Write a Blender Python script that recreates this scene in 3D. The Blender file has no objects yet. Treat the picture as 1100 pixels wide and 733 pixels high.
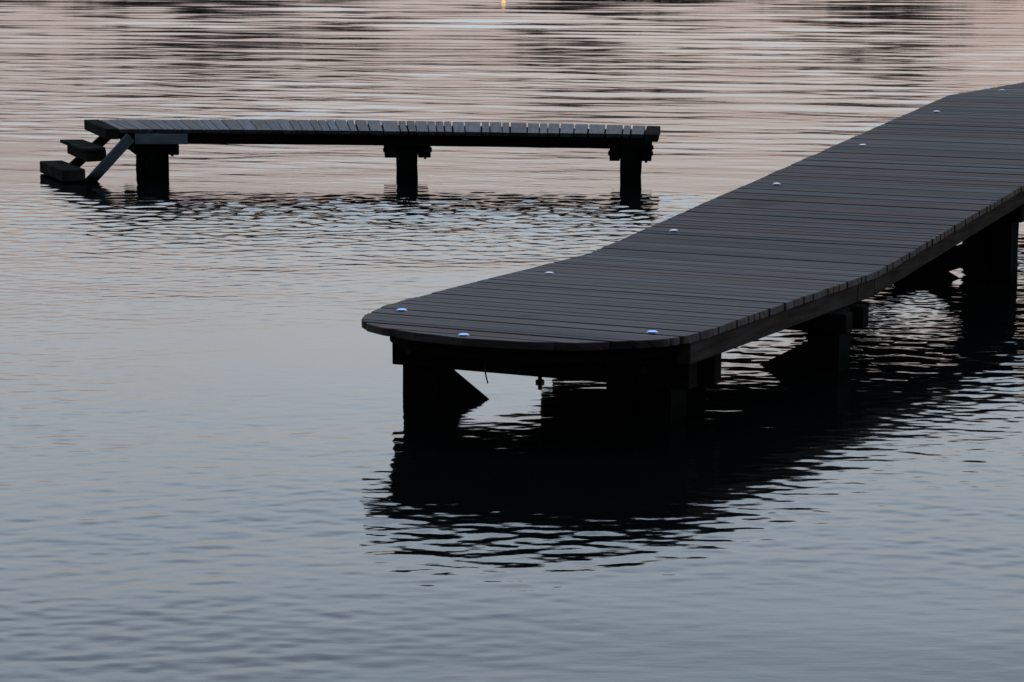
import bpy, bmesh, math, random
import numpy as np
from mathutils import Vector, Matrix

random.seed(11)
rng = np.random.default_rng(5)
S = bpy.context.scene
COL = S.collection

# ------------------------------------------------------------------ helpers
def link(name, me, mat=None, parent=None):
    o = bpy.data.objects.new(name, me)
    COL.objects.link(o)
    if mat is not None and me is not None:
        me.materials.append(mat)
    if parent is not None:
        o.parent = parent
    return o

def mesh_from_bm(name, bm, mat, parent=None, smooth=False):
    me = bpy.data.meshes.new(name)
    bmesh.ops.recalc_face_normals(bm, faces=bm.faces)
    bm.to_mesh(me); bm.free()
    if smooth:
        for p in me.polygons: p.use_smooth = True
    return link(name, me, mat, parent)

def empty(name, loc, label, cat, group=None):
    o = bpy.data.objects.new(name, None)
    COL.objects.link(o)
    o.location = loc; o.empty_display_size = .3
    o['label'] = label; o['category'] = cat
    if group: o['group'] = group
    return o

def prism(bm, poly, z0, z1, uvdir=None, bevel=0.0):
    """vertical prism over a plan polygon; z0/z1 numbers or functions of (x,y)"""
    f0 = z0 if callable(z0) else (lambda x, y: z0)
    f1 = z1 if callable(z1) else (lambda x, y: z1)
    lo = [bm.verts.new((x, y, f0(x, y))) for x, y in poly]
    hi = [bm.verts.new((x, y, f1(x, y))) for x, y in poly]
    n = len(poly)
    fs = [bm.faces.new(lo[::-1]), bm.faces.new(hi)]
    for i in range(n):
        fs.append(bm.faces.new((lo[i], lo[(i+1) % n], hi[(i+1) % n], hi[i])))
    if uvdir is not None:
        uv = bm.loops.layers.uv.verify()
        ox, oy = random.uniform(0, 50), random.uniform(0, 50)
        ux, uy = uvdir
        for f in fs:
            for l in f.loops:
                c = l.vert.co
                l[uv].uv = (c.x*ux + c.y*uy + ox, -c.x*uy + c.y*ux + c.z + oy)
    if bevel:
        es = list({e for f in fs for e in f.edges})
        bmesh.ops.bevel(bm, geom=es, offset=bevel, segments=1, affect='EDGES', profile=.6)

def beam(bm, a, b, w, h, up=Vector((0, 0, 1)), bevel=.006, roll=0.0):
    """rectangular timber from a to b, w across, h along the up-ish direction"""
    a, b = Vector(a), Vector(b)
    ax = (b - a).normalized()
    side = ax.cross(up).normalized()
    u = side.cross(ax).normalized()
    vs = []
    for p in (a, b):
        for sx, sy in ((-1, -1), (1, -1), (1, 1), (-1, 1)):
            vs.append(bm.verts.new(p + side*sx*w/2 + u*sy*h/2))
    fs = [bm.faces.new([vs[i] for i in q]) for q in
          ((3, 2, 1, 0), (4, 5, 6, 7), (0, 1, 5, 4), (1, 2, 6, 5), (2, 3, 7, 6), (3, 0, 4, 7))]
    uv = bm.loops.layers.uv.verify()
    ox, oy = random.uniform(0, 50), random.uniform(0, 50)
    for f in fs:
        for l in f.loops:
            c = l.vert.co - a
            l[uv].uv = (c.dot(ax)+ox, c.dot(side)+c.dot(u)+oy)
    if bevel:
        es = list({e for f in fs for e in f.edges})
        bmesh.ops.bevel(bm, geom=es, offset=bevel, segments=2, affect='EDGES', profile=.6)

def rod(bm, a, b, r, seg=10):
    a, b = Vector(a), Vector(b)
    q = Vector((0, 0, 1)).rotation_difference((b-a).normalized())
    M = Matrix.Translation((a+b)/2) @ q.to_matrix().to_4x4()
    bmesh.ops.create_cone(bm, cap_ends=True, segments=seg, radius1=r, radius2=r, depth=(b-a).length, matrix=M)

# ------------------------------------------------------------------ node helpers
class NT:
    def __init__(s, tree):
        s.t = tree; s.n = tree.nodes; s.l = tree.links
    def new(s, ty, **kw):
        n = s.n.new(ty)
        for k, v in kw.items():
            if k == 'inp':
                for i, val in v.items(): n.inputs[i].default_value = val
            else: setattr(n, k, v)
        return n
    def link(s, a, b): s.l.new(a, b)
    def math(s, op, a, b=None, clamp=False):
        n = s.new('ShaderNodeMath', operation=op, use_clamp=clamp)
        for i, v in enumerate((a, b)):
            if v is None: continue
            if isinstance(v, (int, float)): n.inputs[i].default_value = v
            else: s.link(v, n.inputs[i])
        return n.outputs[0]
    def mix(s, f, a, b, blend='MIX'):
        n = s.new('ShaderNodeMix', data_type='RGBA', blend_type=blend)
        for i, v in ((0, f), (6, a), (7, b)):
            if isinstance(v, (int, float, tuple)):
                n.inputs[i].default_value = v if not isinstance(v, tuple) else (*v, 1)[:4]
            else: s.link(v, n.inputs[i])
        return n.outputs[2]
    def ramp(s, f, stops, interp='LINEAR'):
        n = s.new('ShaderNodeValToRGB')
        cr = n.color_ramp; cr.interpolation = interp
        while len(cr.elements) < len(stops): cr.elements.new(.5)
        for e, (p, c) in zip(cr.elements, stops):
            e.position = p; e.color = (*c, 1)
        s.link(f, n.inputs[0])
        return n.outputs[0]

def material(name):
    m = bpy.data.materials.new(name); m.use_nodes = True
    t = NT(m.node_tree)
    b = m.node_tree.nodes['Principled BSDF']
    return m, t, b

def plank_material(name, base, brown, brown_share, stains=()):
    m, t, b = material(name)
    geo = t.new('ShaderNodeNewGeometry')
    uv = t.new('ShaderNodeTexCoord').outputs['UV']
    mp = t.new('ShaderNodeMapping'); mp.inputs['Scale'].default_value = (2.2, 55, 1)
    t.link(uv, mp.inputs[0])
    gr = t.new('ShaderNodeTexNoise', inp={'Scale': 1.0, 'Detail': 6.0, 'Roughness': .65})
    t.link(mp.outputs[0], gr.inputs['Vector'])
    mp2 = t.new('ShaderNodeMapping'); mp2.inputs['Scale'].default_value = (1.6, 5, 1)
    t.link(uv, mp2.inputs[0])
    bl = t.new('ShaderNodeTexNoise', inp={'Scale': 1.3, 'Detail': 4.0})
    t.link(mp2.outputs[0], bl.inputs['Vector'])
    rnd = geo.outputs['Random Per Island']
    # plank to plank tone
    tone = t.ramp(rnd, [(0, tuple(c*.42 for c in base)), (.22, tuple(c*.82 for c in base)),
                        (.5, base), (.78, tuple(c*1.18 for c in base)), (1, (base[0]*1.1, base[1]*1.22, base[2]*1.4))])
    r2 = t.math('FRACT', t.math('MULTIPLY', rnd, 17.37))
    isb = t.math('LESS_THAN', r2, brown_share)
    part = t.math('MULTIPLY', isb, t.ramp(bl.outputs[0], [(.36, (0, 0, 0)), (.52, (1, 1, 1))]))
    tone = t.mix(part, tone, brown)
    g = t.ramp(gr.outputs[0], [(.25, (.62, .62, .62)), (.55, (1, 1, 1)), (.8, (1.22, 1.22, 1.22))])
    col = t.mix(1.0, tone, g, 'MULTIPLY')
    mp3 = t.new('ShaderNodeMapping'); mp3.inputs['Scale'].default_value = (.9, 34, 1); t.link(uv, mp3.inputs[0])
    st = t.new('ShaderNodeTexNoise', inp={'Scale': 1.0, 'Detail': 3.0, 'Roughness': .6}); t.link(mp3.outputs[0], st.inputs['Vector'])
    col = t.mix(1.0, col, t.ramp(st.outputs[0], [(.30, (.42, .41, .42)), (.46, (.95, .94, .95)), (.68, (1.36, 1.36, 1.40))]), 'MULTIPLY')
    mp4 = t.new('ShaderNodeMapping'); mp4.inputs['Scale'].default_value = (1.7, 11, 1); t.link(uv, mp4.inputs[0])
    ti = t.new('ShaderNodeTexNoise', inp={'Scale': 1.0, 'Detail': 2.0}); t.link(mp4.outputs[0], ti.inputs['Vector'])
    col = t.mix(1.0, col, t.ramp(ti.outputs[0], [(.25, (1.10, .95, .90)), (.42, (1, 1, 1)), (.58, (.98, 1.02, .95)), (.75, (.93, .97, 1.12))]), 'MULTIPLY')
    bb = t.ramp(bl.outputs[0], [(.2, (.72, .72, .74)), (.6, (1.08, 1.06, 1.04))])
    col = t.mix(1.0, col, bb, 'MULTIPLY')
    if stains:
        P = geo.outputs['Position']
        for (x, y, z), rad in stains:
            d = t.new('ShaderNodeVectorMath', operation='DISTANCE'); t.link(P, d.inputs[0]); d.inputs[1].default_value = (x, y, z)
            nz = t.new('ShaderNodeTexNoise', inp={'Scale': 14.0, 'Detail': 3.0}); t.link(P, nz.inputs['Vector'])
            dd = t.math('ADD', d.outputs['Value'], t.math('MULTIPLY', t.math('SUBTRACT', nz.outputs[0], .5), rad*1.6))
            mr = t.new('ShaderNodeMapRange', inp={1: rad*.5, 2: rad, 3: .35, 4: 1.0}); t.link(dd, mr.inputs[0])
            cb = t.new('ShaderNodeCombineColor'); [t.link(mr.outputs[0], cb.inputs[i]) for i in range(3)]
            col = t.mix(1.0, col, cb.outputs[0], 'MULTIPLY')
    t.link(col, b.inputs['Base Color'])
    ro = t.new('ShaderNodeMapRange', inp={1: .2, 2: .8, 3: .55, 4: .8}); t.link(gr.outputs[0], ro.inputs[0])
    t.link(ro.outputs[0], b.inputs['Roughness'])
    b.inputs['Specular IOR Level'].default_value = .3
    bu = t.new('ShaderNodeBump', inp={'Strength': .5, 'Distance': .003}); t.link(gr.outputs[0], bu.inputs['Height'])
    t.link(bu.outputs[0], b.inputs['Normal'])
    return m

def timber_material(name, base, wet=True):
    m, t, b = material(name)
    geo = t.new('ShaderNodeNewGeometry')
    tc = t.new('ShaderNodeTexCoord')
    mp = t.new('ShaderNodeMapping'); mp.inputs['Scale'].default_value = (4, 45, 1); t.link(tc.outputs['UV'], mp.inputs[0])
    gr = t.new('ShaderNodeTexNoise', inp={'Scale': 1.0, 'Detail': 6.0}); t.link(mp.outputs[0], gr.inputs['Vector'])
    nz = t.new('ShaderNodeTexNoise', inp={'Scale': 6.0, 'Detail': 5.0}); t.link(geo.outputs['Position'], nz.inputs['Vector'])
    col = t.ramp(gr.outputs[0], [(.25, tuple(c*.55 for c in base)), (.75, tuple(c*1.3 for c in base))])
    col = t.mix(t.ramp(nz.outputs[0], [(.4, (0, 0, 0)), (.7, (.6, .6, .6))]), col, tuple(c*.5 for c in base))
    if wet:   # the band of algae the water level leaves on the timber
        sp = t.new('ShaderNodeSeparateXYZ'); t.link(geo.outputs['Position'], sp.inputs[0])
        h = t.math('ADD', sp.outputs[2], t.math('MULTIPLY', t.math('SUBTRACT', nz.outputs[0], .5), .08))
        mr = t.new('ShaderNodeMapRange', inp={1: .03, 2: .09, 3: 1.0, 4: 0.0}); t.link(h, mr.inputs[0])
        col = t.mix(mr.outputs[0], col, (.009, .013, .009))
    t.link(col, b.inputs['Base Color'])
    b.inputs['Roughness'].default_value = .9
    b.inputs['Specular IOR Level'].default_value = .0
    bu = t.new('ShaderNodeBump', inp={'Strength': .6, 'Distance': .004}); t.link(gr.outputs[0], bu.inputs['Height'])
    t.link(bu.outputs[0], b.inputs['Normal'])
    return m

def metal_material(name, base, rough=.5):
    m, t, b = material(name)
    geo = t.new('ShaderNodeNewGeometry')
    nz = t.new('ShaderNodeTexNoise', inp={'Scale': 40.0, 'Detail': 4.0}); t.link(geo.outputs['Position'], nz.inputs['Vector'])
    t.link(t.ramp(nz.outputs[0], [(.3, tuple(c*.6 for c in base)), (.7, base)]), b.inputs['Base Color'])
    b.inputs['Metallic'].default_value = .8; b.inputs['Roughness'].default_value = rough
    return m

def lamp_material(name, colour, strength):
    m, t, b = material(name)
    lw = t.new('ShaderNodeTexNoise', inp={'Scale': 60.0})
    b.inputs['Base Color'].default_value = (*colour, 1)
    b.inputs['Emission Color'].default_value = (*colour, 1)
    b.inputs['Emission Strength'].default_value = strength
    return m

# ------------------------------------------------------------------ jetty frame (s along, t across)
ANG = math.radians(27.1877)
DV = (math.sin(ANG), math.cos(ANG)); EV = (math.cos(ANG), -math.sin(ANG))
def P(s, t): return (s*DV[0]+t*EV[0], s*DV[1]+t*EV[1])
def P3(s, t, z): x, y = P(s, t); return (x, y, z)
TL, TR = -4.825, -3.460           # edges of the decking
Z0 = .370
S_R0, S_R1, Z1 = 10.17, 15.45, .800   # the ramp
S_END = 24.0
def zdeck(s):
    if s <= S_R0: return Z0
    if s >= S_R1: return Z1
    return Z0 + (Z1-Z0)*(s-S_R0)/(S_R1-S_R0)
def zxy(off=0.0):
    return lambda x, y: zdeck(x*DV[0]+y*DV[1]) + off

stain_pts = [((*P(11.55, -4.55), .485), .16), ((*P(8.30, -4.20), .37), .045)]
M_PLANK = plank_material('weathered_deck_boards', (.097, .087, .088), (.115, .060, .044), .26, stain_pts)
M_PLANK2 = plank_material('weathered_platform_boards', (.125, .135, .155), (.10, .09, .09), .15)
M_TIMBER = timber_material('dark_wet_timber', (.028, .027, .026))
M_FASCIA = timber_material('side_beam_timber', (.085, .077, .072), wet=False)
M_PILE = timber_material('pile_timber', (.022, .027, .024))
M_STAIR = timber_material('stair_timber', (.064, .066, .060), wet=False)
M_GREY = timber_material('bluish_weathered_timber', (.46, .58, .68))  # base colour lifted to make up for weak light on the bracket face
M_GREY_DIM = timber_material('bluish_weathered_timber_dimmed', (.17, .22, .27))  # same grey timber, colour dimmed to offset stronger light on the stair side
M_BOLT = metal_material('rusty_bolt_steel', (.08, .07, .06))
M_BEZEL = metal_material('lamp_rim_steel', (.35, .36, .38), .35)
M_BLUE = lamp_material('blue_led', (.20, .40, 1.0), 1.1)
M_WHITE = lamp_material('white_led', (.70, .78, 1.0), .45)
M_CABLE = material('black_cable')[0]
M_CABLE.node_tree.nodes['Principled BSDF'].inputs['Base Color'].default_value = (.01, .01, .01, 1)

# ------------------------------------------------------------------ JETTY
jetty = empty('jetty', (0, 0, 0), 'long plank jetty with rounded end and small lights set in its boards, ramp rising behind', 'jetty')

# outline of the rounded end: for a given s, the t range
FRONT = [(-4.825, 8.45), (-4.822, 8.36), (-4.80, 8.22), (-4.765, 8.06), (-4.714, 7.945), (-4.64, 7.865), (-4.537, 7.805), (-4.383, 7.755),
         (-4.165, 7.722), (-3.943, 7.745), (-3.757, 7.812), (-3.637, 7.907), (-3.52, 8.03), (-3.478, 8.15), (-3.460, 8.30)]
def front_s(t):
    for (t0, s0), (t1, s1) in zip(FRONT, FRONT[1:]):
        if t0 <= t <= t1: return s0 + (s1-s0)*(t-t0)/(t1-t0)
    return 8.45
def clip_plank(sa, sb):
    """plan polygon of a plank between sa and sb cut by the rounded end"""
    pts = []
    N = 160
    ts = [TL + (TR-TL)*i/N for i in range(N+1)]
    inside = [(t, max(sa, front_s(t))) for t in ts if front_s(t) < sb-.002]
    if len(inside) < 4: return None
    def simp(q):
        out = [q[0]]
        for i in range(1, len(q)-1):
            a, b_, c = out[-1], q[i], q[i+1]
            if abs((b_[0]-a[0])*(c[1]-a[1])-(b_[1]-a[1])*(c[0]-a[0])) > 4e-5: out.append(b_)
        out.append(q[-1]); return out
    lo = simp(inside)
    pts = lo + [(inside[-1][0], sb), (inside[0][0], sb)]
    res = []
    for p in pts:
        if not res or math.hypot(p[0]-res[-1][0], p[1]-res[-1][1]) > .003: res.append(p)
    if math.hypot(res[0][0]-res[-1][0], res[0][1]-res[-1][1]) < .003: res.pop()
    return res

def planks(s0, s1, name, rounded=False):
    bm = bmesh.new()
    s = s0
    while s < s1 - .03:
        w = random.choice([.056, .056, .072, .100, .112, .112])
        e = min(s + w, s1)
        if s1 - e < .05: e = s1
        gap = random.choice((.003, .004, .006, .009, .012))
        jl, jr = random.uniform(-.003, .003), random.uniform(-.003, .003)
        dz = random.uniform(-.0013, .0013)
        if rounded and s < 8.46:
            poly = clip_plank(s, e-gap)
        else:
            poly = [(TL+jl, s), (TR+jr, s), (TR+jr, e-gap), (TL+jl, e-gap)]
        if poly:
            sk = random.uniform(-.002, .002)
            prism(bm, [P(q[1]+sk*(q[0]-TL), q[0]) for q in poly], zxy(-.030), zxy(dz), uvdir=EV, bevel=.0025)
        s = e
    return mesh_from_bm(name, bm, M_PLANK, jetty)
d1 = planks(7.700, S_R0, 'decking', True)
d1['label'] = 'level front decking with rounded end'
d2 = planks(S_R0+.004, S_R1, 'decking'); d2['label'] = 'ramped decking'
d3 = planks(S_R1+.004, S_END, 'decking'); d3['label'] = 'raised far decking'

# side beams: (front, joint) (joint, ramp foot..)
def side_beam(sa, sb, t, mat):
    bm = bmesh.new()
    th = .055
    poly = [P(sa, t-th/2), P(sa, t+th/2), P(sb, t+th/2), P(sb, t-th/2)]
    prism(bm, poly, zxy(-.112), zxy(-.0315), uvdir=DV, bevel=.004)
    return mesh_from_bm('side_beam', bm, mat, jetty)
for t in (TR-.045, TL+.045):
    for sa, sb in ((8.17 if t > -4 else 8.33, 9.955), (9.962, S_R0), (S_R0+.002, 12.60), (12.606, S_R1), (S_R1+.002, 18.6), (18.606, S_END)):
        side_beam(sa, sb, t, M_FASCIA)
for t in (-4.37, -3.93):
    for sa, sb in ((7.98, S_R0), (S_R0+.002, S_R1), (S_R1+.002, S_END)):
        bm = bmesh.new()
        poly = [P(sa, t-.03), P(sa, t+.03), P(sb, t+.03), P(sb, t-.03)]
        prism(bm, poly, zxy(-.112), zxy(-.0315), uvdir=DV, bevel=.004)
        mesh_from_bm('inner_beam', bm, M_TIMBER, jetty)

# curved rim under the rounded end
bm = bmesh.new()
rim = [(t, s) for t, s in FRONT if s < 8.2]
for (t0, s0), (t1, s1) in zip(rim, rim[1:]):
    pass
outer = [P(s+.075, t*.86+(-4.14)*.14) for t, s in rim]
inner = [P(s+.115, t*.83+(-4.14)*.17) for t, s in rim]
prism(bm, outer + inner[::-1], Z0-.085, Z0-.0315, uvdir=EV)
mesh_from_bm('rim_beam', bm, M_TIMBER, jetty)

def pile(s0, s1, t0, t1, ztop, mat=M_PILE):
    """square timber pile, slightly uneven from wear"""
    bm = bmesh.new()
    n = 14; rings = []
    for i in range(n+1):
        z = -1.6 + (ztop+1.6)*i/n
        k = []
        for ss, tt in ((s0, t0), (s0, t1), (s1, t1), (s1, t0)):
            j = .004 if z < .25 else .001
            k.append(bm.verts.new(P3(ss+random.uniform(-j, j), tt+random.uniform(-j, j), z)))
        rings.append(k)
    uv = bm.loops.layers.uv.verify()
    fs = []
    for a, b_ in zip(rings, rings[1:]):
        for i in range(4):
            fs.append(bm.faces.new((a[i], a[(i+1) % 4], b_[(i+1) % 4], b_[i])))
    fs.append(bm.faces.new(rings[-1])); fs.append(bm.faces.new(rings[0][::-1]))
    ox = random.uniform(0, 30)
    for f in fs:
        for l in f.loops:
            c = l.vert.co; l[uv].uv = (c.z+ox, c.x*.7+c.y*.7)
    es = [e for e in bm.edges if abs(e.verts[0].co.z-e.verts[1].co.z) > .02]
    bmesh.ops.bevel(bm, geom=es, offset=.008, segments=2, affect='EDGES')
    return mesh_from_bm('pile', bm, mat, jetty)

def cap(s0, s1, t0, t1, zb, zt, bolts=()):
    bm = bmesh.new()
    sc = (s0+s1)/2
    beam(bm, P3(sc, t0, (zb+zt)/2), P3(sc, t1, (zb+zt)/2), s1-s0, zt-zb)
    o = mesh_from_bm('cap_beam', bm, M_TIMBER, jetty)
    return o

def bolt_rod(s0, s1, t, z):
    bm = bmesh.new()
    rod(bm, P3(s0, t, z), P3(s1, t, z), .008, 8)
    rod(bm, P3(s0-.012, t, z), P3(s0+.002, t, z), .017, 6)
    rod(bm, P3(s1-.002, t, z), P3(s1+.012, t, z), .017, 6)
    return mesh_from_bm('bolt', bm, M_BOLT, jetty)

def brace(s, ta, za, tb, zb, w=.13, th=.045):
    bm = bmesh.new()
    beam(bm, P3(s, ta, za), P3(s, tb, zb), th, w)
    return mesh_from_bm('brace', bm, M_TIMBER, jetty)

# front bent
pile(8.40, 8.55, -4.793, -4.640, Z0-.115)
pile(8.40, 8.55, -3.915, -3.788, Z0-.115); pile(8.405, 8.555, -3.782, -3.655, Z0-.115)
cap(8.315, 8.395, -4.795, -3.545, .138, .2565); cap(8.560, 8.630, -4.795, -3.545, .118, .2565)
bolt_rod(8.315, 8.63, -4.715, .20); bolt_rod(8.315, 8.63, -3.72, .20)
brace(8.475, -4.735, .105, -3.95, -.42)
# second bent
pile(9.70, 9.84, -3.602, -3.465, Z0-.115); pile(9.70, 9.84, -4.25, -4.115, Z0-.115)
cap(9.615, 9.695, -4.80, -3.405, .175, .2565); cap(9.850, 9.925, -4.86, -3.415, .165, .2565)
bolt_rod(9.615, 9.925, -3.53, .20); bolt_rod(9.615, 9.925, -4.18, .21)
brace(9.745, -3.535, .085, -4.45, -.42)
# bents under the ramp and the raised part
for s, dbl in ((12.70, True), (15.60, False), (18.60, False), (21.6, False)):
    zt = zdeck(s+.08)-.118
    zc = zdeck(s-.085)-.118
    if dbl:
        pile(s, s+.15, -3.832, -3.725, zt); pile(s+.004, s+.154, -3.718, -3.608, zt)
        pile(s, s+.15, -4.72, -4.60, zt)
    else:
        pile(s, s+.15, -3.70, -3.55, zt); pile(s, s+.15, -4.75, -4.60, zt)
    cap(s-.085, s-.005, -4.79, -3.53, zc-.12, zc); cap(s+.16, s+.235, -4.79, -3.53, zc-.12, zc)
    bolt_rod(s-.085, s+.235, -3.66, zc-.06)
    if dbl:
        brace(s+.05, -4.66, .335, -3.80, -.112, .12); brace(s+.105, -3.67, .20, -4.55, -.11, .12)
    else:
        brace(s+.05, -4.66, zc-.20, -3.80, -.33, .12); brace(s+.105, -3.67, zc-.20, -4.55, -.33, .12)

# lights sunk in the boards: ring + glowing lens
def deck_light(s, t, mat, first):
    z = zdeck(s)
    bm = bmesh.new()
    tilt = Matrix.Identity(4)
    if S_R0 < s < S_R1:
        a = math.atan((Z1-Z0)/(S_R1-S_R0))
        axis = Vector((EV[0], EV[1], 0))
        tilt = Matrix.Rotation(a, 4, axis)
    M = Matrix.Translation(P3(s, t, z+.002)) @ tilt
    bmesh.ops.create_cone(bm, cap_ends=True, segments=28, radius1=.0215, radius2=.0195, depth=.005, matrix=M)
    ring = mesh_from_bm('deck_light', bm, M_BEZEL, jetty)
    bm = bmesh.new()
    # shallow dome
    n, k = 20, 4
    rings = []
    R = .017 if mat is M_BLUE else .0155
    for j in range(k):
        a = j/k*math.pi/2
        rings.append([bm.verts.new(M @ Vector((R*math.cos(a)*math.cos(2*math.pi*i/n), R*math.cos(a)*math.sin(2*math.pi*i/n),   .0026+.0028*math.sin(a)))) for i in range(n)])
    top = bm.verts.new(M @ Vector((0, 0, .0054)))
    for j in range(k-1):
        for i in range(n):
            bm.faces.new((rings[j][i], rings[j][(i+1) % n], rings[j+1][(i+1) % n], rings[j+1][i]))
    for i in range(n): bm.faces.new((rings[-1][i], rings[-1][(i+1) % n], top))
    bm.faces.new(rings[0][::-1])
    lens = mesh_from_bm('lens', bm, mat, ring, smooth=True)
    return ring
LIGHTS = [(8.209, -4.689, 1), (7.775, -4.187, 1), (8.144, -3.616, 1), (9.440, -4.671, 0)]
# distances along the jetty worked out for a row 0.15 m in from the left edge
for s in 10.758, 12.083, 13.403, 14.741, 16.131:
    LIGHTS.append((s, -4.672, 0))
for s in (17.45, 18.78, 20.1):
    LIGHTS.append((s, -4.672, 0))
for s, t, c in LIGHTS:
    deck_light(s, t, M_BLUE if c else M_WHITE, False)

# cable end and bolt hanging under the rounded end
bm = bmesh.new()
pts = [P3(8.05, -4.235, .25), P3(8.04, -4.243, .205), P3(8.02, -4.225, .175), P3(8.01, -4.214, .158)]
for a, b_ in zip(pts, pts[1:]): rod(bm, a, b_, .0028, 6)
mesh_from_bm('cable', bm, M_CABLE, jetty)
bm = bmesh.new()
rod(bm, P3(8.42, -4.205, .25), P3(8.42, -4.205, .070), .008, 8); rod(bm, P3(8.42, -4.205, .108), P3(8.42, -4.205, .088), .017, 6)
mesh_from_bm('bolt', bm, M_BOLT, jetty)

# ------------------------------------------------------------------ BATHING PLATFORM with steps
plat = empty('bathing_platform', (-.9, 19.2, 0), 'low curved plank platform on dark piles with steps down into the water', 'platform')
plat_inv = Vector((-.9, 19.2, 0))
def toplat(o):
    o.parent = plat
    o.matrix_parent_inverse = Matrix.Translation(-plat_inv)
    return o
def mesh_p(name, bm, mat): return toplat(mesh_from_bm(name, bm, mat))
def lag(u, pts):   # quadratic through (u, value) triples
    (a, A), (b, B), (c, C) = pts
    return A*(u-b)*(u-c)/((a-b)*(a-c)) + B*(u-a)*(u-c)/((b-a)*(b-c)) + C*(u-a)*(u-b)/((c-a)*(c-b))
UM = .575
def near(u, k=0.0):
    x = lag(u, ((0, -3.075), (UM, -.70), (1, 1.072))); y = lag(u, ((0, 18.94), (UM, 18.70), (1, 18.375)))
    fx = lag(u, ((0, -3.398), (UM, -.757), (1, 1.137))); fy = lag(u, ((0, 19.92), (UM, 19.79), (1, 19.20)))
    return (x+(fx-x)*k, y+(fy-y)*k)
bm = bmesh.new()
L = 4.2
u = .115/L
while u < 1-.12/L:
    w = random.choice([.062, .062, .09, .09, .125, .105])/L
    v = min(u+w, 1-.10/L)
    if (1-.10/L) - v < .05/L: v = 1-.10/L
    g = (random.uniform(.003, .006) if u < .42 else random.uniform(.007, .014))/L
    j = random.uniform(-.006, .006)
    a, b_, c, d = near(u, -.01+j), near(v-g, -.01+j), near(v-g, 1.01+j), near(u, 1.01+j)
    dr = Vector((c[0]-b_[0], c[1]-b_[1])).normalized()
    dz = random.uniform(-.0012, .0012)
    prism(bm, [a, b_, c, d], .340, .370+dz, uvdir=(dr.x, dr.y), bevel=.003)
    u = v
mesh_p('decking', bm, M_PLANK2)
for ua, ub in ((0, .105/L), (1-.098/L, 1)):
    bm = bmesh.new()
    a, b_, c, d = near(ua, -.012), near(ub, -.012), near(ub, 1.012), near(ua, 1.012)
    dr = Vector((c[0]-b_[0], c[1]-b_[1])).normalized()
    prism(bm, [a, b_, c, d], .292 if ua == 0 else .315, .372, uvdir=(dr.x, dr.y), bevel=.004)
    mesh_p('end_board', bm, M_STAIR)
# curved stringers
def stringer(k0, k1, ua=.03, ub=.985):
    bm = bmesh.new(); N = 24
    us = [ua+(ub-ua)*i/N for i in range(N+1)]
    poly = [near(q, k0) for q in us] + [near(q, k1) for q in us[::-1]]
    prism(bm, poly, .258, .338, uvdir=(1, 0))
    return mesh_p('stringer', bm, M_TIMBER)
stringer(.02, .075); stringer(.47, .53); stringer(.925, .98)
# bents: two piles in line with the boards, a pair of cap beams, bolts
def plat_bent(u, wpair, wpile, caps=(-1, 1)):
    n0, n1 = Vector(near(u, 0)), Vector(near(u, 1))
    dr = (n1-n0).normalized(); tg = Vector((dr.y, -dr.x))
    for k in (.12, .74):
        c = n0+(n1-n0)*k
        bm = bmesh.new()
        rings = []
        for i in range(13):
            z = -1.5+(1.5+.257)*i/12
            j = .006 if z < .12 else .002
            rings.append([bm.verts.new((*(c+tg*(sx*wpile/2+random.uniform(-j, j))+dr*(sy*wpile/2+random.uniform(-j, j))), z)) for sx, sy in ((-1, -1), (1, -1), (1, 1), (-1, 1))])
        uvl = bm.loops.layers.uv.verify()
        for a, b_ in zip(rings, rings[1:]):
            for i in range(4):
                f = bm.faces.new((a[i], a[(i+1) % 4], b_[(i+1) % 4], b_[i]))
                for l in f.loops: l[uvl].uv = (l.vert.co.z, l.vert.co.x+l.vert.co.y)
        bm.faces.new(rings[-1]); bm.faces.new(rings[0][::-1])
        bmesh.ops.bevel(bm, geom=[e for e in bm.edges if abs(e.verts[0].co.z-e.verts[1].co.z) > .02], offset=.012, segments=2, affect='EDGES')
        mesh_p('pile', bm, M_PILE)
    ct = (wpair-wpile)/2 - .004
    for sx in caps:
        c0 = n0+tg*sx*(wpile/2+.004+ct/2)
        bm = bmesh.new()
        a, b_ = c0+dr*.03, c0+dr*((n1-n0).length-.03)
        beam(bm, (*a, .212), (*b_, .212), ct, .088)
        mesh_p('cap_beam', bm, M_TIMBER)
    for k in (.12, .74):
        c = n0+(n1-n0)*k
        bm = bmesh.new()
        a, b_ = c-tg*(wpair/2+.012), c+tg*(wpair/2+.012)
        rod(bm, (*a, .220), (*b_, .220), .009, 8)
        for q, sg in ((a, -1), (b_, 1)): rod(bm, (*(q-tg*sg*.002), .220), (*(q-tg*sg*.014), .220), .02, 6)
        q = c+tg*(wpair/2-.04)
        rod(bm, (*q, .18), (*q, .150), .010, 8)
        mesh_p('bolt', bm, M_BOLT)
plat_bent(.098, .32, .160, caps=(1, -1)); plat_bent(.556, .345, .150); plat_bent(.952, .31, .150)
# grey bracket board fixed on the stringer above the near pile
a0, a1 = near(.055, -.008), near(.152, -.008)
bm = bmesh.new()
beam(bm, (*a0, .297), (*a1, .297), .024, .078, bevel=.003)
mesh_p('bracket_board', bm, M_GREY)
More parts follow.
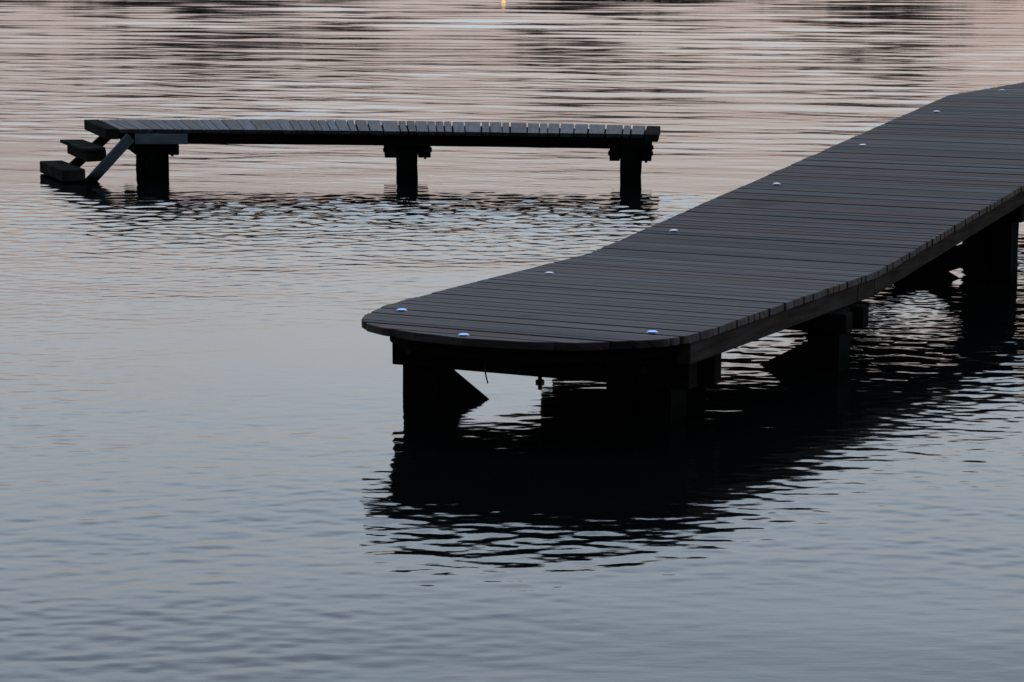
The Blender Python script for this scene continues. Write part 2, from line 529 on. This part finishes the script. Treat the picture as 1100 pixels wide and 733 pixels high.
# stairs
stairs_bm = bmesh.new()
low = [(-3.318, 18.47), (-3.168, 18.56), (-3.475, 19.33), (-3.640, 19.27)]
prism(stairs_bm, low, .010, .100, uvdir=(-.36, .93), bevel=.006)
tr = mesh_p('stair_tread', stairs_bm, M_STAIR); tr['label'] = 'lower step block touching the water'
up = [(-3.205, 18.69), (-3.055, 18.82), (-3.358, 19.60), (-3.535, 19.58)]
bm = bmesh.new()
prism(bm, up, .216, .240, uvdir=(-.36, .93), bevel=.003)
cx, cy = sum(p[0] for p in up)/4, sum(p[1] for p in up)/4
upi = [(cx+(x-cx)*.86+.03, cy+(y-cy)*.88) for x, y in up]
prism(bm, upi, .135, .2145, uvdir=(-.36, .93), bevel=.003)
tr = mesh_p('stair_tread', bm, M_STAIR); tr['label'] = 'upper step plank'
for (a, b_, mat) in (((-2.868, 18.83, .315), (-3.20, 18.60, -.06), M_GREY_DIM), ((-3.14, 19.72, .30), (-3.52, 19.48, -.05), M_STAIR)):
    bm = bmesh.new()
    beam(bm, a, b_, .04, .074, bevel=.004)
    mesh_p('stair_side', bm, mat)

# ------------------------------------------------------------------ orange glint far out, built as an added glowing float
glint = empty('glint', (-.250, 75.0, 0), 'tiny orange glint far out on the water at the top edge, built as a glowing float', 'glint')
bm = bmesh.new()
prof = [(.02, -.12), (.05, -.09), (.062, -.02), (.05, .004), (.02, .012)]
n = 18; rings = [[bm.verts.new((r*math.cos(2*math.pi*i/n), r*math.sin(2*math.pi*i/n), z)) for i in range(n)] for r, z in prof]
for a, b_ in zip(rings, rings[1:]):
    for i in range(n): bm.faces.new((a[i], a[(i+1) % n], b_[(i+1) % n], b_[i]))
bm.faces.new(rings[0][::-1]); bm.faces.new(rings[-1])
m_or, t_, b_n = material('glint_float_orange'); b_n.inputs['Base Color'].default_value = (.45, .14, .03, 1); b_n.inputs['Roughness'].default_value = .5
mesh_from_bm('glint_float', bm, m_or, glint, True)
bm = bmesh.new(); bmesh.ops.create_uvsphere(bm, u_segments=16, v_segments=10, radius=.062, matrix=Matrix.Translation((0, 0, .05)))
mesh_from_bm('glow_ball', bm, lamp_material('warm_glow', (1, .56, .26), 1.1), glint, True)

# ------------------------------------------------------------------ WATER (one sheet: real waves near, flat to the horizon)
CAMH = 1.75; F = 2690.0
def wave_components():
    comps = []
    def band(n, l0, l1, slope, dir0, spread, kind):
        for i in range(n):
            lam = math.exp(rng.uniform(math.log(l0), math.log(l1)))
            th = math.radians(dir0 + rng.normal()*spread)
            k = 2*math.pi/lam
            a = slope*math.sqrt(2.0/n)/k
            comps.append((k*math.sin(th), k*math.cos(th), a, rng.uniform(0, 2*math.pi), lam, kind))
    band(64, .7, 2.6, .024, 16, 13, 'far')
    band(50, 1.3, 4.5, .022, 15, 14, 'vfar')
    band(60, .26, .75, .029, 14, 22, 'mid')
    band(24, .9, 2.4, .005, -12, 22, 'near_long')
    band(80, .05, .22, .031, 4, 36, 'near')
    band(30, .08, .16, .011, -6, 14, 'near')
    band(16, .35, .8, .007, -20, 40, 'near')
    band(80, .045, .26, .052, 4, 40, 'chop')
    return comps
def smooth(a, b, x):
    t = np.clip((x-a)/(b-a), 0, 1); return t*t*(3-2*t)
def build_water():
    AZ = math.radians(25.0)
    ncol = 1460
    az = np.linspace(-AZ, AZ, ncol)
    # rows: spacing follows the pixel footprint
    ds = [5.6]
    while ds[-1] < 420:
        d = ds[-1]
        ds.append(d + max(.0075, min(d*d/(F*CAMH)*.48, 2.0)))
    ds = np.array(ds); nrow = len(ds)
    tanx = np.tan(az)
    X = ds[:, None]*tanx[None, :]; Y = np.repeat(ds[:, None], ncol, 1)
    step = np.gradient(ds)
    # masks
    ph = rng.uniform(0, 6.28, 12)
    def patch(x, y, sc, i):
        return (np.sin(x/sc*1.3+y/sc*.6+ph[i]) + np.sin(-x/sc*.55+y/sc*1.7+ph[i+1]) + np.sin(x/sc*2.3-y/sc*1.1+ph[i+2]) + np.sin(x/sc*.9+y/sc*3.1+ph[i+3]))/4
    farm = smooth(17, 30, Y)
    Z = np.zeros_like(X)
    pA = .95+.45*patch(X, Y*.35, 5.0, 0)
    pB = .9+.55*patch(X, Y*.5, 2.6, 4)
    pN = .75+.7*patch(X, Y*.6, 1.1, 6)
    # chop round the platform's piles and inside the jetty's lee
    cx_ = np.exp(-((X+1.0)/3.3)**4)
    chop = cx_*(smooth(13.0, 14.6, Y)*(1-smooth(17.3, 18.1, Y))*(1.15+.5*smooth(15.0, 16.2, Y))*(.75+.4*patch(X, Y, .9, 2)) + .13*smooth(16.3, 17, Y)*(1-smooth(19, 20.5, Y)))
    jx, jy = P(8.0, -4.1)
    chop2 = np.exp(-(((X-jx)/1.15)**2 + ((Y-jy+.9)/1.4)**2)**2)*.20
    lx, ly = P(8.55, -4.1)
    lee = np.exp(-(((X-lx-.1)/1.25)**2 + ((Y-ly+.5)/1.5)**2)**2)
    s_ = X*DV[0]+Y*DV[1]; t_ = X*EV[0]+Y*EV[1]
    chop3 = smooth(-5.6, -4.6, t_)*smooth(-1.6, -2.8, t_)*smooth(9.0, 10.2, s_)*.75
    amp = {'far': farm*pA*(.62+.75*smooth(33, 55, Y)), 'vfar': pA*smooth(34, 62, Y), 'mid': (.25+.75*smooth(18, 25, Y))*pB*smooth(14, 21, Y),
           'near_long': np.ones_like(X), 'near': pN*(1-.5*farm)*(1-.60*lee), 'chop': np.maximum(np.maximum(chop, chop2), chop3)}
    for kx, ky, a, p, lam, kind in wave_components():
        # drop what the sheet is too coarse to carry
        fade = 1-smooth(lam/3.2, lam/2.0, step)
        rows = np.nonzero(fade > .01)[0]
        if len(rows) == 0: continue
        r1 = rows[-1]+1; r0 = 0
        if kind in ('far', 'vfar'): r0 = int(np.searchsorted(ds, 16.5))
        if kind in ('mid',): r0 = int(np.searchsorted(ds, 13.5))
        if kind == 'chop': r1 = min(r1, int(np.searchsorted(ds, 26)))
        if r1 <= r0: continue
        sl = slice(r0, r1)
        Z[sl] += (a*fade[sl, None])*amp[kind][sl]*np.sin(kx*X[sl]+ky*Y[sl]+p)
    edge = smooth(AZ, AZ*.93, np.abs(az))[None, :]*smooth(420, 330, Y)*smooth(5.6, 6.0, Y)
    Z *= edge
    co = np.stack([X, Y, Z], -1).reshape(-1, 3)
    idx = np.arange(nrow*ncol).reshape(nrow, ncol)
    q = np.stack([idx[:-1, :-1], idx[:-1, 1:], idx[1:, 1:], idx[1:, :-1]], -1).reshape(-1, 4)
    # outer flat sheet butting on the fine wedge
    W = 6000.0
    xr0, xr1 = ds[0]*tanx[-1], ds[-1]*tanx[-1]
    y0, y1 = ds[0], ds[-1]
    extra = np.array([[-W, -400, 0], [W, -400, 0], [W, W, 0], [-W, W, 0],
                      [-xr0, y0, 0], [xr0, y0, 0], [xr1, y1, 0], [-xr1, y1, 0]], float)
    base = len(co)
    co = np.vstack([co, extra])
    q2 = np.array([[0, 1, 5, 4], [1, 2, 6, 5], [2, 3, 7, 6], [3, 0, 4, 7]])+base
    q = np.vstack([q, q2])
    me = bpy.data.meshes.new('water')
    me.vertices.add(len(co)); me.vertices.foreach_set('co', co.astype(np.float32).ravel())
    me.loops.add(q.size); me.loops.foreach_set('vertex_index', q.astype(np.int32).ravel())
    me.polygons.add(len(q)); me.polygons.foreach_set('loop_start', np.arange(0, q.size, 4, dtype=np.int32))
    me.polygons.foreach_set('use_smooth', np.ones(len(q), dtype=bool))
    me.update(calc_edges=True)
    print('water', nrow, ncol)
    return me
m, t, b = material('lake_water')
geo = t.new('ShaderNodeNewGeometry')
b.inputs['Base Color'].default_value = (.004, .007, .007, 1)
b.inputs['IOR'].default_value = 1.333
b.inputs['Roughness'].default_value = .045
mp = t.new('ShaderNodeMapping'); mp.inputs['Scale'].default_value = (9, 26, 9); t.link(geo.outputs['Position'], mp.inputs[0])
nz = t.new('ShaderNodeTexNoise', inp={'Scale': 1.0, 'Detail': 3.0}); t.link(mp.outputs[0], nz.inputs['Vector'])
bu = t.new('ShaderNodeBump', inp={'Strength': 1.0, 'Distance': .0006}); t.link(nz.outputs[0], bu.inputs['Height'])
t.link(bu.outputs[0], b.inputs['Normal'])
water = link('water', build_water(), m)
water['kind'] = 'structure'

# ------------------------------------------------------------------ far shore (seen only mirrored in the water)
m_sh, t, b = material('shore_soil')
nz = t.new('ShaderNodeTexNoise', inp={'Scale': .2, 'Detail': 5.0})
t.link(t.ramp(nz.outputs[0], [(.3, (.03, .035, .02)), (.7, (.07, .065, .045))]), b.inputs['Base Color'])
b.inputs['Roughness'].default_value = .9
SHY = 430.0
bm = bmesh.new()
xs = [-1500+i*30 for i in range(101)]
rows = []
for yy, hh in ((0, -.5), (6, .5), (30, 1.6), (120, 3.0), (400, 5.0)):
    rows.append([bm.verts.new((x, SHY+yy+6*math.sin(x*.013)+4*math.sin(x*.041), hh*(1+.25*math.sin(x*.02+yy)))) for x in xs])
for a, b_ in zip(rows, rows[1:]):
    for i in range(len(xs)-1): bm.faces.new((a[i], a[i+1], b_[i+1], b_[i]))
shore = mesh_from_bm('far_shore', bm, m_sh, None, True); shore['kind'] = 'structure'
m_tr, t, b = material('shore_foliage')
geo = t.new('ShaderNodeNewGeometry')
t.link(t.ramp(geo.outputs['Random Per Island'], [(0, (.04, .05, .035)), (1, (.09, .11, .07))]), b.inputs['Base Color'])
b.inputs['Roughness'].default_value = .8
bm = bmesh.new()
def shore_tree(x, y, h):
    r = h*.38
    bmesh.ops.create_cone(bm, cap_ends=False, segments=6, radius1=h*.03, radius2=h*.015, depth=h*.5, matrix=Matrix.Translation((x, y, 1+h*.25)))
    for i in range(85):
        while True:
            v = Vector((random.uniform(-1, 1), random.uniform(-1, 1), random.uniform(-1, 1)))
            if .2 < v.length < 1: break
        c = Vector((x, y, 1+h*.6)) + Vector((v.x*r, v.y*r, v.z*h*.42))
        s = h*random.uniform(.035, .08)
        ax = Vector((random.gauss(0, 1), random.gauss(0, 1), random.gauss(0, 1))).normalized()
        u_ = ax.orthogonal().normalized(); w_ = ax.cross(u_)
        bm.faces.new([bm.verts.new(c+u_*s*p+w_*s*q_) for p, q_ in ((-1, -1), (1, -1), (1.1, .9), (-.8, 1))])
def xat(px, y): return (px-550)/F*y
def belt(px):
    h = 11.2 + 2.6*math.sin(px*.021) + 1.8*math.sin(px*.053+1)
    for c, w_, a in ((205, 80, 13.0), (310, 70, 5.0), (640, 140, 9.0), (925, 90, 9.0), (-40, 60, 3)):
        h += a*math.exp(-((px-c)/w_)**2)
    if px > 960: h -= min(3.5, (px-960)*.03)
    return h
for i in range(330):
    px = random.uniform(-300, 1400)
    y = SHY + random.uniform(14, 40)
    shore_tree(xat(px, y), y, belt(px)*random.uniform(.5, 1.1))
trees = mesh_from_bm('shore_trees', bm, m_tr); trees['kind'] = 'stuff'
trees['label'] = 'dark belt of trees along the far shore'; trees['category'] = 'trees'

# ------------------------------------------------------------------ SKY, SUN, CAMERA
w = bpy.data.worlds.new('World'); S.world = w; w.use_nodes = True
t = NT(w.node_tree)
bg = w.node_tree.nodes['Background']
tc = t.new('ShaderNodeTexCoord')
sp = t.new('ShaderNodeSeparateXYZ'); t.link(tc.outputs['Generated'], sp.inputs[0])
SUN_EL, SUN_AZ = 3.0, 38.0     # degrees; azimuth from +Y towards +X
sky = t.new('ShaderNodeTexSky', sky_type='NISHITA', sun_disc=False)
sky.sun_elevation = math.radians(SUN_EL); sky.sun_rotation = math.radians(SUN_AZ)
mpn = t.new('ShaderNodeMapping'); mpn.inputs['Scale'].default_value = (3.0, 3.0, 16); t.link(tc.outputs['Generated'], mpn.inputs[0])
cl = t.new('ShaderNodeTexNoise', inp={'Scale': 1.6, 'Detail': 4.0, 'Roughness': .55}); t.link(mpn.outputs[0], cl.inputs['Vector'])
zz = t.math('ADD', sp.outputs[2], t.math('MULTIPLY', t.math('SUBTRACT', cl.outputs[0], .5), .085))
grad = t.ramp(zz, [(0.0, (.38, .325, .33)), (.05, (.51, .422, .42)), (.095, (.675, .58, .565)), (.13, (.85, .81, .79)), (.16, (.965, 1.01, 1.07)), (.20, (1.02, 1.13, 1.265)),
                   (.26, (1.05, 1.25, 1.47)), (.345, (.84, 1.03, 1.29)), (.50, (.66, .78, 1.0)), (1.0, (.36, .42, .60))])
side = t.new('ShaderNodeMapRange', interpolation_type='SMOOTHSTEP', inp={1: -.45, 2: .75, 3: .06, 4: 1.0})
yaz = t.math('ADD', t.math('MULTIPLY', sp.outputs[1], math.cos(math.radians(12))), t.math('MULTIPLY', sp.outputs[0], math.sin(math.radians(12))))
t.link(yaz, side.inputs[0])
# overhead the azimuth no longer matters
cc = t.new('ShaderNodeCombineColor')
for i in range(3): t.link(side.outputs[0], cc.inputs[i])
dusk = t.mix(1.0, grad, cc.outputs[0], 'MULTIPLY')
nish = t.mix(1.0, sky.outputs[0], (.012, .012, .012), 'MULTIPLY')
tot = t.mix(1.0, dusk, nish, 'ADD')
t.link(tot, bg.inputs[0]); bg.inputs[1].default_value = 1.0

sl = bpy.data.lights.new('sun', 'SUN'); sl.energy = .05; sl.angle = math.radians(25); sl.color = (1, .82, .68)
so = bpy.data.objects.new('sun', sl); COL.objects.link(so)
el, az = math.radians(8.0), math.radians(70)
dirv = Vector((math.sin(az)*math.cos(el), math.cos(az)*math.cos(el), math.sin(el)))
so.rotation_euler = dirv.to_track_quat('Z', 'Y').to_euler()

cd = bpy.data.cameras.new('camera'); cam = bpy.data.objects.new('camera', cd); COL.objects.link(cam)
cd.sensor_width = 36; cd.lens = 36*F/1100; cd.clip_start = .1; cd.clip_end = 20000
cam.location = (0, 0, CAMH); cam.rotation_euler = (math.radians(90-9.0093), 0, 0)
S.camera = cam
S.view_settings.view_transform = 'Standard'; S.view_settings.look = 'None'
S.view_settings.exposure = 0; S.view_settings.gamma = 1
S.render.engine = 'CYCLES'
S.cycles.use_denoising = True
S.cycles.max_bounces = 6
